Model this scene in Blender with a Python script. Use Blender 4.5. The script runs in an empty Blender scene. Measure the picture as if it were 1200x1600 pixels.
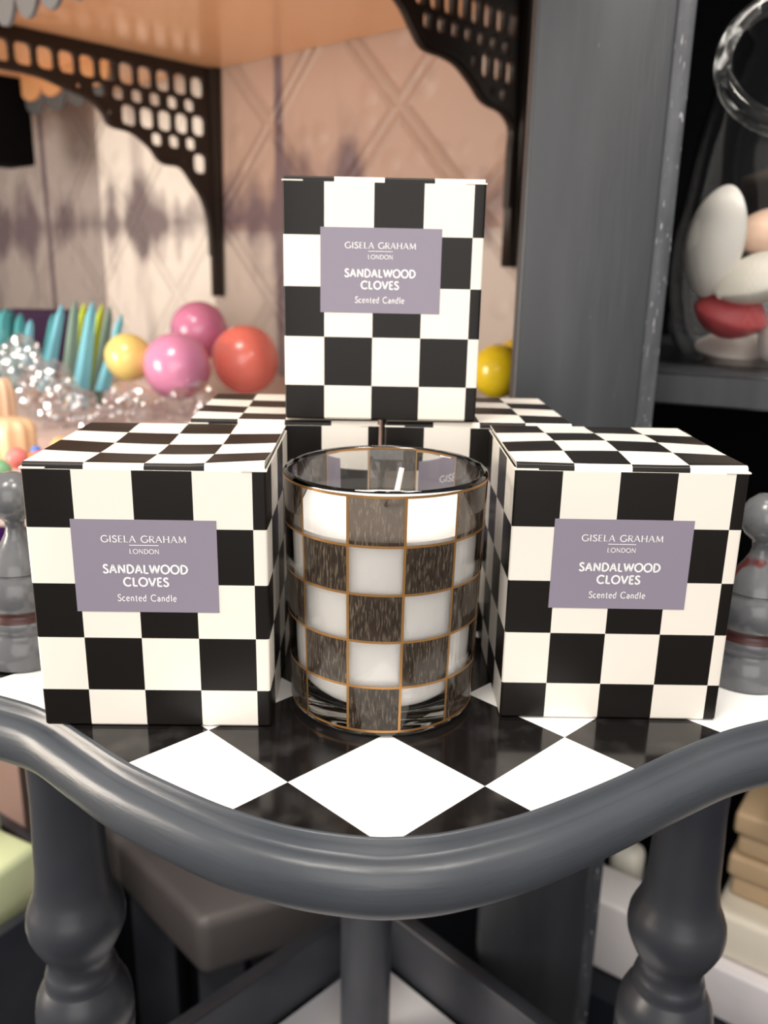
import bpy, bmesh, math, random
from mathutils import Vector, Matrix, noise
from math import sin, cos, pi, radians, sqrt
random.seed(7)
C = bpy.context.scene.collection

# ------------------------------------------------------------------ camera numbers
F, PITCH, ROLL, HC = 1327.7, 0.28321, 0.02016, 0.16003
_fw = Vector((0, cos(PITCH), -sin(PITCH))); _up = Vector((0, sin(PITCH), cos(PITCH))); _rt = Vector((1, 0, 0))
_r = _rt*cos(ROLL)+_up*sin(ROLL); _u = -_rt*sin(ROLL)+_up*cos(ROLL)
CAM = Vector((0, 0, HC))
def ray(px, py): return _fw+_r*((px-600)/F)-_u*((py-800)/F)
def at(px, py, Y): d = ray(px, py); return CAM+d*(Y/d.y)
def atz(px, py, Z): d = ray(px, py); return CAM+d*((Z-HC)/d.z)
def depth(P): return (Vector(P)-CAM).dot(_fw)

# ------------------------------------------------------------------ materials
MATS = {}
def mat(name, color=(.8,.8,.8), rough=.5, metal=0, spec=.5, trans=0, ior=1.45, bump=None, var=None, coat=0, emit=None, alpha=1, sss=0, scratch=None):
    if name in MATS: return MATS[name]
    m = bpy.data.materials.new(name); m.use_nodes = True; nt = m.node_tree; N = nt.nodes; L = nt.links
    b = N['Principled BSDF']
    b.inputs['Base Color'].default_value = (*color, 1); b.inputs['Roughness'].default_value = rough
    b.inputs['Metallic'].default_value = metal; b.inputs['Specular IOR Level'].default_value = spec
    b.inputs['Transmission Weight'].default_value = trans; b.inputs['IOR'].default_value = ior
    b.inputs['Coat Weight'].default_value = coat; b.inputs['Coat Roughness'].default_value = .08
    b.inputs['Alpha'].default_value = alpha
    if sss:
        b.inputs['Subsurface Weight'].default_value = sss; b.inputs['Subsurface Radius'].default_value = (.01,.008,.006); b.inputs['Subsurface Scale'].default_value = .6
    tc = N.new('ShaderNodeTexCoord')
    if var:   # (scale, colour2, lo, hi, stretch)
        sc, c2, lo, hi = var[:4]; st = var[4] if len(var) > 4 else (1,1,1)
        mp = N.new('ShaderNodeMapping'); mp.inputs['Scale'].default_value = st; L.new(tc.outputs['Object'], mp.inputs[0])
        n = N.new('ShaderNodeTexNoise'); n.inputs['Scale'].default_value = sc; n.inputs['Detail'].default_value = 5; L.new(mp.outputs[0], n.inputs[0])
        r = N.new('ShaderNodeMapRange'); r.inputs[1].default_value = lo; r.inputs[2].default_value = hi; L.new(n.outputs[0], r.inputs[0])
        mx = N.new('ShaderNodeMix'); mx.data_type = 'RGBA'; mx.inputs[6].default_value = (*color,1); mx.inputs[7].default_value = (*c2,1)
        L.new(r.outputs[0], mx.inputs[0]); L.new(mx.outputs[2], b.inputs['Base Color'])
        m['_mix'] = mx.name
        if scratch:   # (scale, colour, threshold)
            n2 = N.new('ShaderNodeTexNoise'); n2.inputs['Scale'].default_value = scratch[0]; n2.inputs['Detail'].default_value = 3; L.new(mp.outputs[0], n2.inputs[0])
            r2 = N.new('ShaderNodeMapRange'); r2.inputs[1].default_value = scratch[2]; r2.inputs[2].default_value = scratch[2]+.03; L.new(n2.outputs[0], r2.inputs[0])
            m2 = N.new('ShaderNodeMix'); m2.data_type = 'RGBA'; m2.inputs[7].default_value = (*scratch[1],1)
            L.new(r2.outputs[0], m2.inputs[0]); L.new(mx.outputs[2], m2.inputs[6]); L.new(m2.outputs[2], b.inputs['Base Color'])
    if bump:  # (scale, strength, distance, stretch)
        mp = N.new('ShaderNodeMapping'); mp.inputs['Scale'].default_value = bump[3] if len(bump) > 3 else (1,1,1); L.new(tc.outputs['Object'], mp.inputs[0])
        n = N.new('ShaderNodeTexNoise'); n.inputs['Scale'].default_value = bump[0]; n.inputs['Detail'].default_value = 4; L.new(mp.outputs[0], n.inputs[0])
        bp = N.new('ShaderNodeBump'); bp.inputs['Strength'].default_value = bump[1]; bp.inputs['Distance'].default_value = bump[2]
        L.new(n.outputs[0], bp.inputs['Height']); L.new(bp.outputs[0], b.inputs['Normal'])
    MATS[name] = m; return m

black_card = mat('black_card', (.008,.0065,.006), .34, spec=.28)
white_card = mat('white_card', (.83,.785,.715), .42)
raw_paper = mat('raw_paper', (.84,.80,.72), .7)
label_mat = mat('mauve_label', (.25,.225,.29), .45)
ink_white = mat('white_ink', (.88,.87,.88), .5)
grey_paint = mat('grey_paint', (.046,.053,.064), .34, bump=(120,.10,.001,(1,1,7)), var=(14,(.068,.075,.087),.35,.75), scratch=(300,(.30,.32,.34),.78))
post_paint = mat('post_paint', (.021,.0235,.028), .42, bump=(60,.15,.0015,(3,3,.4)), var=(9,(.040,.044,.050),.3,.75,(5,5,.7)), scratch=(110,(.30,.31,.33),.74))
leg_paint = mat('leg_paint', (.028,.031,.040), .36, bump=(40,.15,.002), var=(18,(.043,.046,.055),.35,.75))
dark_paint = mat('dark_paint', (.010,.012,.017), .55, spec=.3)
black_matte = mat('black_matte', (.003,.003,.0035), .9, spec=.05)
finial_paint = mat('finial_paint', (.082,.086,.095), .26, coat=.25, bump=(70,.3,.002), var=(30,(.14,.145,.155),.35,.7), scratch=(38,(.11,.022,.02),.66))
red_brown = mat('red_brown_paint', (.050,.016,.015), .35)
iron = mat('dark_iron', (.020,.013,.010), .5)
tan_lacquer = mat('tan_lacquer', (.86,.50,.28), .22, spec=.5, bump=(2.5,.15,.02))
scallop_grey = mat('scallop_grey', (.13,.145,.16), .5)
glass = mat('clear_glass', (1,1,1), 0.0, trans=1, ior=1.45)
jar_glass = mat('jar_glass', (.97,.98,.98), 0.0, trans=1, ior=1.45)
wax = mat('white_wax', (.93,.91,.88), .35, sss=.1)
gold = mat('gold_line', (.42,.22,.075), .34, metal=.65)

def dark_print():
    m = bpy.data.materials.new('smoked_print'); m.use_nodes = True; nt = m.node_tree; N = nt.nodes; L = nt.links
    b = N['Principled BSDF']; out = N['Material Output']
    tc = N.new('ShaderNodeTexCoord'); mp = N.new('ShaderNodeMapping'); mp.inputs['Scale'].default_value = (1,1,.16); L.new(tc.outputs['Object'], mp.inputs[0])
    n = N.new('ShaderNodeTexNoise'); n.inputs['Scale'].default_value = 1700; n.inputs['Detail'].default_value = 3; L.new(mp.outputs[0], n.inputs[0])
    r = N.new('ShaderNodeMapRange'); r.inputs[1].default_value = .46; r.inputs[2].default_value = .78; L.new(n.outputs[0], r.inputs[0])
    mx = N.new('ShaderNodeMix'); mx.data_type = 'RGBA'; mx.inputs[6].default_value = (.022,.016,.012,1); mx.inputs[7].default_value = (.17,.135,.10,1)
    L.new(r.outputs[0], mx.inputs[0]); L.new(mx.outputs[2], b.inputs['Base Color']); b.inputs['Roughness'].default_value = .12
    t = N.new('ShaderNodeBsdfTransparent'); t.inputs[0].default_value = (.50,.44,.40,1)
    ms = N.new('ShaderNodeMixShader'); ms.inputs[0].default_value = .24; L.new(b.outputs[0], ms.inputs[1]); L.new(t.outputs[0], ms.inputs[2]); L.new(ms.outputs[0], out.inputs[0])
    return m
smoked = dark_print()

def cellophane(name, tint, op):
    m = bpy.data.materials.new(name); m.use_nodes = True; nt = m.node_tree; N = nt.nodes; L = nt.links
    out = N['Material Output']; N.remove(N['Principled BSDF'])
    g = N.new('ShaderNodeBsdfGlossy'); g.inputs[0].default_value = (*tint,1); g.inputs['Roughness'].default_value = .12
    t = N.new('ShaderNodeBsdfTransparent'); t.inputs[0].default_value = (.93,.93,.94,1)
    ms = N.new('ShaderNodeMixShader'); ms.inputs[0].default_value = op; L.new(t.outputs[0], ms.inputs[1]); L.new(g.outputs[0], ms.inputs[2]); L.new(ms.outputs[0], out.inputs[0])
    return m
clear_film = cellophane('clear_film', (.95,.95,.97), .30)

def checker_inlay():
    m = bpy.data.materials.new('checker_inlay'); m.use_nodes = True; nt = m.node_tree; N = nt.nodes; L = nt.links
    b = N['Principled BSDF']
    tc = N.new('ShaderNodeTexCoord'); sx = N.new('ShaderNodeSeparateXYZ'); L.new(tc.outputs['Object'], sx.inputs[0])
    def math_(op, a, bb=None):
        n = N.new('ShaderNodeMath'); n.operation = op
        for i, v in enumerate((a, bb)):
            if v is None: continue
            if isinstance(v, (int, float)): n.inputs[i].default_value = v
            else: L.new(v, n.inputs[i])
        return n.outputs[0]
    X = math_('MULTIPLY', math_('SUBTRACT', sx.outputs[0], .0025), 1/.0633)
    Y = math_('MULTIPLY', math_('SUBTRACT', sx.outputs[1], .2374), 1/.0612)
    A = math_('FLOOR', math_('ADD', math_('ADD', X, Y), .5)); B = math_('FLOOR', math_('ADD', math_('SUBTRACT', X, Y), .5))
    par = math_('PINGPONG', math_('ADD', A, B), 1)      # 0 = white
    n = N.new('ShaderNodeTexNoise'); n.inputs['Scale'].default_value = 60; n.inputs['Detail'].default_value = 6; L.new(tc.outputs['Object'], n.inputs[0])
    r = N.new('ShaderNodeMapRange'); r.inputs[1].default_value = .5; r.inputs[2].default_value = .8; L.new(n.outputs[0], r.inputs[0])
    dk = N.new('ShaderNodeMix'); dk.data_type = 'RGBA'; dk.inputs[6].default_value = (.007,.006,.006,1); dk.inputs[7].default_value = (.035,.033,.032,1); L.new(r.outputs[0], dk.inputs[0])
    mx = N.new('ShaderNodeMix'); mx.data_type = 'RGBA'; L.new(par, mx.inputs[0]); mx.inputs[6].default_value = (.90,.90,.885,1); L.new(dk.outputs[2], mx.inputs[7])
    L.new(mx.outputs[2], b.inputs['Base Color']); b.inputs['Roughness'].default_value = .13
    return m
inlay_mat = checker_inlay()

# ------------------------------------------------------------------ object helpers
def tag(o, label=None, cat=None, group=None, kind=None):
    if label: o['label'] = label
    if cat: o['category'] = cat
    if group: o['group'] = group
    if kind: o['kind'] = kind
    return o
def thing(name, label, cat, loc=(0,0,0), rz=0, group=None):
    o = bpy.data.objects.new(name, None); o.empty_display_size = .02; C.objects.link(o); o.location = loc; o.rotation_euler = (0,0,rz)
    return tag(o, label, cat, group)
def obj(name, bm, mats, parent=None, smooth=True, loc=None, angle=40):
    me = bpy.data.meshes.new(name); bmesh.ops.recalc_face_normals(bm, faces=bm.faces); bm.to_mesh(me); bm.free()
    for m in (mats if isinstance(mats, (list, tuple)) else [mats]): me.materials.append(m)
    if smooth:
        me.polygons.foreach_set('use_smooth', [True]*len(me.polygons)); me.set_sharp_from_angle(angle=radians(angle))
    o = bpy.data.objects.new(name, me); C.objects.link(o)
    if parent: o.parent = parent
    if loc is not None: o.location = loc
    return o
def bm_(): return bmesh.new()
def box(bm, a, b, bev=0, M=None, mi=0):
    x0,y0,z0 = a; x1,y1,z1 = b
    t = bmesh.new()
    bmesh.ops.create_cube(t, size=1)
    for v in t.verts: v.co = Vector(((x0+x1)/2+v.co.x*(x1-x0), (y0+y1)/2+v.co.y*(y1-y0), (z0+z1)/2+v.co.z*(z1-z0)))
    if bev: bmesh.ops.bevel(t, geom=t.edges[:], offset=bev, segments=3, affect='EDGES', profile=.5)
    if M: bmesh.ops.transform(t, matrix=M, verts=t.verts)
    for f in t.faces: f.material_index = mi
    me = bpy.data.meshes.new('t'); t.to_mesh(me); t.free(); bm.from_mesh(me); bpy.data.meshes.remove(me)
def lathe(bm, prof, cx=0, cy=0, seg=64, closed=False, mi=None):
    rings = []
    for r, z in prof:
        if r < 1e-6: rings.append([bm.verts.new((cx,cy,z))])
        else: rings.append([bm.verts.new((cx+r*cos(2*pi*k/seg), cy+r*sin(2*pi*k/seg), z)) for k in range(seg)])
    pairs = list(zip(rings, rings[1:])) + ([(rings[-1], rings[0])] if closed else [])
    for i, (A, B) in enumerate(pairs):
        for k in range(seg):
            k2 = (k+1) % seg
            if len(A) == 1 and len(B) == 1: continue
            if len(A) == 1: f = bm.faces.new((A[0], B[k2], B[k]))
            elif len(B) == 1: f = bm.faces.new((A[k], A[k2], B[0]))
            else: f = bm.faces.new((A[k], A[k2], B[k2], B[k]))
            if mi: f.material_index = mi[i]
def prism(bm, pts, z0, z1):
    lo = [bm.verts.new((x,y,z0)) for x,y in pts]; hi = [bm.verts.new((x,y,z1)) for x,y in pts]
    bm.faces.new(hi); bm.faces.new(lo[::-1])
    for i in range(len(pts)):
        j = (i+1) % len(pts); bm.faces.new((lo[i],lo[j],hi[j],hi[i]))
def tube(bm, pts, rad, seg=10, closed=False):
    rings = []; n = len(pts)
    for i, p in enumerate(pts):
        p = Vector(p); a = Vector(pts[(i-1) % n] if closed or i else pts[i]); b = Vector(pts[(i+1) % n] if closed or i < n-1 else pts[i])
        t = (b-a).normalized(); ref = Vector((0,0,1)) if abs(t.z) < .9 else Vector((1,0,0))
        s = t.cross(ref).normalized(); w = s.cross(t); r = rad[i] if isinstance(rad, (list,tuple)) else rad
        rings.append([bm.verts.new(p+s*(r*cos(2*pi*k/seg))+w*(r*sin(2*pi*k/seg))) for k in range(seg)])
    for A, B in list(zip(rings, rings[1:])) + ([(rings[-1], rings[0])] if closed else []):
        for k in range(seg): bm.faces.new((A[k],A[(k+1)%seg],B[(k+1)%seg],B[k]))
    if not closed: bm.faces.new(rings[0][::-1]); bm.faces.new(rings[-1])
def catmull(P, n=8, closed=False):
    P = [Vector(p) for p in P]; out = []; m = len(P)
    for i in range(m if closed else m-1):
        a = P[(i-1) % m] if closed or i else P[0]; b = P[i]; c = P[(i+1) % m]; d = P[(i+2) % m] if closed or i+2 < m else P[-1]
        for k in range(n):
            t = k/n; out.append(.5*((2*b)+(c-a)*t+(2*a-5*b+4*c-d)*t*t+(3*b-a-3*c+d)*t**3))
    if not closed: out.append(P[-1])
    return out

# ------------------------------------------------------------------ lettering: pen-drawn capitals, unit height
def arc(cx, cy, rx, ry, a0, a1, n=14): return [(cx+rx*cos(radians(a0+(a1-a0)*k/n)), cy+ry*sin(radians(a0+(a1-a0)*k/n))) for k in range(n+1)]
def spl(*p): return [(v.x, v.y) for v in catmull([(a,b,0) for a,b in p], 6)]
G = {   # width, strokes as (weight class, points): 1 thick, 0 thin
 'G': (.86, [(1, arc(.46,.5,.42,.5,48,330)), (1, [(.82,.42),(.82,.12)]), (0,[(.60,.42),(.90,.42)])]),
 'I': (.30, [(1, [(.15,0),(.15,1)])]),
 'S': (.56, [(1, spl((.48,.84),(.38,.97),(.22,.97),(.10,.86),(.10,.70),(.24,.56),(.40,.44),(.50,.28),(.44,.08),(.26,.01),(.10,.07),(.05,.20)))]),
 'E': (.58, [(1, [(.12,0),(.12,1)]), (0,[(.12,.98),(.52,.98)]), (0,[(.12,.52),(.46,.52)]), (0,[(.12,.02),(.54,.02)])]),
 'L': (.56, [(1, [(.12,0),(.12,1)]), (0,[(.12,.03),(.52,.03)])]),
 'A': (.80, [(0, [(.06,0),(.39,1)]), (1,[(.39,1),(.74,0)]), (0,[(.18,.34),(.62,.34)])]),
 'R': (.66, [(1, [(.12,0),(.12,1)]), (0, [(.12,.97)]+arc(.30,.74,.26,.23,90,-90)+[(.12,.51)]), (1,[(.30,.50),(.62,0)])]),
 'H': (.82, [(1, [(.12,0),(.12,1)]), (1,[(.70,0),(.70,1)]), (0,[(.12,.52),(.70,.52)])]),
 'M': (.98, [(0, [(.12,0),(.16,1)]), (1,[(.16,1),(.48,.08)]), (0,[(.48,.08),(.82,1)]), (1,[(.82,1),(.87,0)])]),
 'N': (.84, [(0, [(.12,0),(.12,1)]), (1,[(.12,1),(.72,0)]), (0,[(.72,0),(.72,1)])]),
 'O': (.94, [(1, arc(.47,.5,.42,.49,0,360,28))]),
 'D': (.80, [(1, [(.12,0),(.12,1)]), (1, [(.12,.98),(.28,.98)]+arc(.28,.5,.46,.48,90,-90)+[(.12,.02)])]),
 'W': (1.12,[(1, [(.04,1),(.30,0)]), (1,[(.30,0),(.56,1)]), (1,[(.56,1),(.82,0)]), (1,[(.82,0),(1.08,1)])]),
 'C': (.82, [(1, arc(.46,.5,.42,.49,45,315))]),
 'V': (.76, [(1, [(.04,1),(.38,0)]), (1,[(.38,0),(.72,1)])]),
 'c': (.50, [(1, arc(.27,.32,.22,.31,50,320))]),
 'e': (.54, [(0, [(.08,.34),(.47,.34)]), (1, arc(.28,.32,.21,.31,5,320))]),
 'n': (.58, [(1, [(.12,0),(.12,.62)]), (1,[(.12,.45)]+arc(.29,.42,.17,.20,150,0)+[(.46,0)])]),
 't': (.40, [(1, [(.18,.85),(.18,.12)]+arc(.28,.12,.10,.11,180,300)), (0,[(.04,.60),(.36,.60)])]),
 'd': (.58, [(1, [(.46,0),(.46,1)]), (1, arc(.27,.31,.19,.30,0,360,20))]),
 'a': (.52, [(1, [(.42,0),(.42,.42)]+arc(.26,.42,.16,.19,0,150)), (1, arc(.25,.18,.16,.17,60,330))]),
 'l': (.28, [(1, [(.14,0),(.14,1)])]),
}
def stroke(bm, pts, w, M):
    P = [Vector(p) for p in pts]; L_, R_ = [], []
    n = len(P); closed = (P[0]-P[-1]).length < 1e-3
    for i in range(n):
        a = P[i-1] if i else (P[-2] if closed else P[0]); b = P[i+1] if i < n-1 else (P[1] if closed else P[-1])
        t = (b-a).normalized(); s = Vector((-t.y, t.x))*w/2
        L_.append(P[i]+s); R_.append(P[i]-s)
    for i in range(n-1):
        q = [L_[i], L_[i+1], R_[i+1], R_[i]]
        bm.faces.new([bm.verts.new(M(v.x, v.y)) for v in q])
def write(bm, text, cx, top, h, width, thick, thin, serif, place):
    # centred line in label coordinates (x right, y down), placed by place(x, y)
    adv = [(G[c][0] if c != ' ' else .42) for c in text]; tr = .10
    total = sum(adv)+tr*(len(text)-1); sx = width/total; x = cx-width/2
    for c, a in zip(text, adv):
        if c != ' ':
            M = lambda u, v, x=x: place(x+u*sx, top+(1-v)*h)
            for k, pts in G[c][1]:
                stroke(bm, pts, thick if k else thin, M)
                if serif and len(pts) == 2 and abs(pts[0][0]-pts[1][0]) < .4:
                    for (u, v) in pts:
                        if (v < .02 or v > .98 or (v > .6 and v < .63)): stroke(bm, [(u-.10, v-.015 if v > .5 else v+.015), (u+.10, v-.015 if v > .5 else v+.015)], .05, M)
        x += (a+tr)*sx

# ------------------------------------------------------------------ candle boxes
BW, BD, BH, GAP = .080, .0735, .0958, .0021
CA, CS, RS = .01633, .01969, .01987
def body_bm(w, d, h):
    bm = bm_(); r = .0009; H = h-GAP
    # perimeter samples: (x, y, parity column)
    def side(n):  # column boundaries along each side, with parity of the first column (0 black) in the top row
        if n == 0: return [CA+CS*k for k in range(4)], 0
        if n == 1: return [CS-(w-CA-3*CS)+CS*k for k in range(3)], 0
        if n == 2: return [CA+CS*k for k in range(4)], 1
        return [d-CS*k for k in (3,2,1)], 1
    lens = [w, d, w, d]; cor = [(0,0),(w,0),(w,d),(0,d)]; dirs = [(1,0),(0,1),(-1,0),(0,-1)]
    ring = []; par = []
    for n in range(4):
        bs, p0 = side(n); ln = lens[n]
        if n == 3: p0 = (len(bs)+1) % 2      # the column next to the front seam is white
        us = [r]+bs+[ln-r]; (ox, oy), (dx, dy) = cor[n], dirs[n]
        for i, u in enumerate(us):
            ring.append((ox+dx*u, oy+dy*u)); par.append((p0+i) % 2 if i < len(us)-1 else None)
        # rounded corner
        ox2, oy2 = cor[(n+1) % 4]; nx, ny = dirs[(n+1) % 4]
        ccx, ccy = ox2-dx*r+nx*r, oy2-dy*r+ny*r
        last = (p0+len(us)-2) % 2
        par[-1] = last
        if n == 3: last = 0; par[-1] = 0
        for k in (1,2,3):
            a = pi/2*k/4; ring.append((ccx+dx*r*sin(a)-nx*r*cos(a), ccy+dy*r*sin(a)-ny*r*cos(a))); par.append(last)
    zs = [H-RS*k for k in range(5)]+[.0008, 0]
    V = []
    for zi, z in enumerate(zs):
        ins = .0007 if z == 0 else 0
        V.append([bm.verts.new((min(max(x,ins),w-ins), min(max(y,ins),d-ins), z)) for x, y in ring])
    n = len(ring)
    for i in range(len(zs)-1):
        row = min(i, 4)
        for k in range(n):
            f = bm.faces.new((V[i][k], V[i+1][k], V[i+1][(k+1) % n], V[i][(k+1) % n])); f.material_index = (par[k]+row) % 2
    bm.faces.new(V[-1]).material_index = 1
    t = .0005
    def inner(z): return [bm.verts.new((min(max(x,t),w-t), min(max(y,t),d-t), z)) for x, y in ring]
    I0, I1 = inner(H), inner(H-.006)
    for A, B in ((V[0], I0), (I0, I1)):
        for k in range(n):
            f = bm.faces.new((A[k], A[(k+1)%n], B[(k+1)%n], B[k])); f.material_index = 2
    bm.faces.new(I1).material_index = 2
    return bm
def lid_bm(w, d, h, warp, lift):
    # a folded card lid: checkered top, front fold tucked in, white raw edges
    bm = bm_(); e = .0005; t = .0005; NX = 16; NY = 16; rr = .0016
    w0, w1 = e, w-e; d0 = .0007; d1 = d-.0003
    prof = []   # (y, z, kind) from tuck to back
    for z in (h-.0060, h-.0030): prof.append((d0, z, 'F'))
    for k in range(4): a = pi/2*k/3; prof.append((d0+rr*(1-cos(a)), h-rr+rr*sin(a), 'F'))
    for k in range(1, NY+1): prof.append((d0+rr+(d1-d0-rr)*k/NY, h, 'T'))
    def zoff(x, y):
        u = x/w; v = y/d
        return warp*sin(pi*u)*sin(pi*min(1,v*1.1))*.0016 + lift[0]*max(0,1-u*3.2)*max(0,1-v*3)*.0018 + lift[1]*max(0,(u-.68)*3.1)*max(0,1-v*3)*.0018
    xs = [w0+(w1-w0)*k/NX for k in range(NX+1)]
    O = [[bm.verts.new((x, y, z+(zoff(x,y)))) for x in xs] for y, z, k in prof]
    def nrm(i):
        a = prof[max(i-1,0)]; b = prof[min(i+1,len(prof)-1)]; ty, tz = b[0]-a[0], b[1]-a[1]; l = math.hypot(ty,tz); return tz/l, -ty/l
    I = []
    for i, (y, z, k) in enumerate(prof):
        ny, nz = nrm(i); I.append([bm.verts.new((x, y+ny*t, z+nz*t+zoff(x,y))) for x in xs])
    for i in range(len(prof)-1):
        for j in range(NX):
            col = int(4*(j+.5)/NX)
            if prof[i+1][2] == 'T': row = int(4*(i-5+.5)/NY); par = (col+row+1) % 2
            else: par = col % 2
            f = bm.faces.new((O[i][j], O[i][j+1], O[i+1][j+1], O[i+1][j])); f.material_index = par
            f = bm.faces.new((I[i][j], I[i+1][j], I[i+1][j+1], I[i][j+1])); f.material_index = 2
        for j in (0, NX):
            f = bm.faces.new((O[i][j], O[i+1][j], I[i+1][j], I[i][j])); f.material_index = 2
    for i in (0, len(prof)-1):
        for j in range(NX):
            f = bm.faces.new((O[i][j], O[i][j+1], I[i][j+1], I[i][j])); f.material_index = 2
    return bm
def candle_box(label, x, y, yaw, z=.0003, warp=1, lift=(0,0), group='checkered candle boxes'):
    r = thing('candle_box', label, 'box', (x,y,z), yaw, group)
    mats = [black_card, white_card, raw_paper]
    obj('box_body', body_bm(BW, BD, BH), mats, r, angle=30)
    obj('lid', lid_bm(BW, BD, BH, warp, lift), mats, r, angle=30)
    for s in (0, 1):
        b = bm_(); x0 = .0012 if s == 0 else BW-.016
        box(b, (x0, .0026, BH-.0019), (x0+.0148, BD-.003, BH-.0014)); obj('dust_flap', b, raw_paper, r, smooth=False)
        # little turned-out white corner of the flap
        b = bm_(); xa = -.0003 if s == 0 else BW-.0080
        box(b, (xa, -.0002, BH-GAP+.0001), (xa+.0083, .0024, BH-GAP+.0006)); obj('flap_tab', b, raw_paper, r, smooth=False)
    lx, lz, lw, lh = .0148, BH-GAP-.0168, .0484, .0330
    b = bm_(); box(b, (lx, -.00012, lz-lh), (lx+lw, .0, lz)); lab = obj('label', b, label_mat, r, smooth=False)
    tag(lab, 'mauve grey label with white lettering')
    b = bm_(); pl = lambda u, v: (lx+u, -.00020, lz-v); cx = lw/2-.0002
    write(b, 'GISELA GRAHAM', cx, .0056, .0023, .0284, .13, .07, True, pl)
    box(b, (lx+cx-.0049, -.00020, lz-.00905), (lx+cx+.0049, -.00013, lz-.00885))
    write(b, 'LONDON', cx, .0103, .0016, .0100, .13, .08, True, pl)
    write(b, 'SANDALWOOD', cx, .0159, .0030, .0284, .20, .20, False, pl)
    write(b, 'CLOVES', cx, .0205, .0030, .0152, .20, .20, False, pl)
    write(b, 'Scented Candle', cx, .0266, .0024, .0200, .13, .08, False, pl)
    obj('lettering', b, ink_white, lab, smooth=False)
    return r
candle_box('black and white checkered candle box standing in front, left of the glass candle', -.1189, .2688, .0213, warp=-.8, lift=(0,.9))
candle_box('black and white checkered candle box standing in front, right of the glass candle', .0442, .2807, .0098, warp=.8, lift=(.3,.3))
candle_box('rear checkered candle box under the top box, partly hidden behind the left front box', -.0828, .3536, .0346, warp=-.5)
candle_box('rear checkered candle box under the top box, partly hidden behind the right front box', .0000, .3555, .0318, warp=.5)
candle_box('black and white checkered candle box stacked on top of the two rear boxes', -.0423, .3544, .0123, z=BH+.0013, warp=-.3, lift=(0,0))

# ------------------------------------------------------------------ glass candle
GX, GY = .0004, .2990; RT, RB, GH = .0369, .0347, .0902
def rad(z): return RB+(RT-RB)*z/GH
cand = thing('glass_candle', 'clear glass candle with smoky checks and gold lines, white wax and wick', 'candle', (GX,GY,.0002))
b = bm_()
wt = .0024
prof = [(0,.0008),(.0300,.0008),(.0318,0),(RB-.0012,.0002),(RB-.0002,.0014)]
prof += [(rad(z),z) for z in (.004,.02,.04,.06,.08,.0880)]
prof += [(RT-.0003,.0894),(RT-.0011,.0902),(RT-.0019,.0896)]
prof += [(rad(z)-wt,z) for z in (.0880,.07,.05,.03,.018)]
prof += [(rad(.013)-wt-.0004,.0105),(rad(.011)-wt-.003,.0082),(.02,.0076),(0,.0074)]
lathe(b, prof, seg=128); obj('glass', b, glass, cand, angle=60)
b = bm_()
WZ = .0715
wp = [(0,.0079),(.02,.0081),(rad(.012)-wt-.0032,.0087),(rad(.014)-wt-.0009,.0110),(rad(.018)-wt-.0003,.0150)]
wp += [(rad(z)-wt-.0003,z) for z in (.03,.05,.065,WZ+.0008)]
wp += [(rad(WZ)-wt-.0014,WZ+.0002),(rad(WZ)-wt-.004,WZ-.0008),(.015,WZ-.0010),(.003,WZ-.0005),(0,WZ)]
lathe(b, wp, seg=96); obj('wax', b, wax, cand, angle=60)
b = bm_()
p0 = Vector((.0,0,WZ-.001)); q = at(621,764,GY); q2 = at(628,731,GY+.001); o0 = Vector((GX,GY,.0002))
tube(b, [p0, (p0+(q-o0))/2+Vector((.0006,0,0)), q-o0, q2-o0], [.0011,.0011,.0011,.0010], 10); obj('wick', b, mat('wick', (.88,.86,.82), .6), cand)
# printed checks on the outside: dark patches and gold lines
rows = [.0028,.0199,.0371,.0543,.0713,.0883]; off = radians(-4.4)
def patch(bm, a0, a1, z0, z1, dr, n=8):
    for i in range(n):
        A = a0+(a1-a0)*i/n; B = a0+(a1-a0)*(i+1)/n
        vs = [((rad(z)+dr)*sin(a), -(rad(z)+dr)*cos(a), z) for a, z in ((A,z0),(B,z0),(B,z1),(A,z1))]
        bm.faces.new([bm.verts.new(v) for v in vs])
b = bm_()
for i in range(5):
    for c in range(12):
        if (c+(4-i)) % 2 == 0: patch(b, off+radians(30*c-15), off+radians(30*c+15), rows[i], rows[i+1], .00008)
bmesh.ops.remove_doubles(b, verts=b.verts, dist=1e-6)
tag(obj('printed_checks', b, smoked, cand), 'smoky dark brown translucent checks')
b = bm_()
for z in rows: patch(b, 0, 2*pi, z-.00045, z+.00045, .00014, 128)
for c in range(12):
    a = off+radians(30*c+15); patch(b, a-.0125, a+.0125, rows[0], rows[-1], .00016, 1)
tag(obj('gold_lines', b, gold, cand), 'thin gold grid lines')

# ------------------------------------------------------------------ table
front = [(-.223,.340),(-.225,.322),(-.214,.306),(-.196,.299),(-.175,.2965),(-.1556,.2927),(-.1449,.2895),(-.1234,.2794),(-.1034,.2630),(-.0841,.2470),(-.0628,.2330),(-.0439,.2223),
         (-.0245,.2148),(-.0055,.2112),(.0056,.2110),(.0208,.2138),(.0406,.2214),(.0557,.2295),(.0773,.2430),(.0985,.2575),(.1232,.2730),(.1441,.2825),(.165,.289),(.188,.292),(.206,.299),(.217,.315),(.214,.336)]
oc = [(v.x, v.y) for v in catmull([(x,y,0) for x,y in front], 6)]
outline = oc+[(.12,.440),(.02,.548),(0,.560),(-.02,.550),(-.125,.445)]
table = thing('checkered_table', 'small dark grey side table with turned legs and black and white diamond checkered top', 'table', (0,.36,-.72))
T0 = Vector((0,.36,-.72))
def tbm(bm):  # move world-built geometry into table space
    for v in bm.verts: v.co -= T0
    return bm
b = bm_(); prism(b, outline, -.004, 0)
inl = obj('checkered_inlay', b, inlay_mat, table, smooth=False, loc=-T0)
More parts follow.
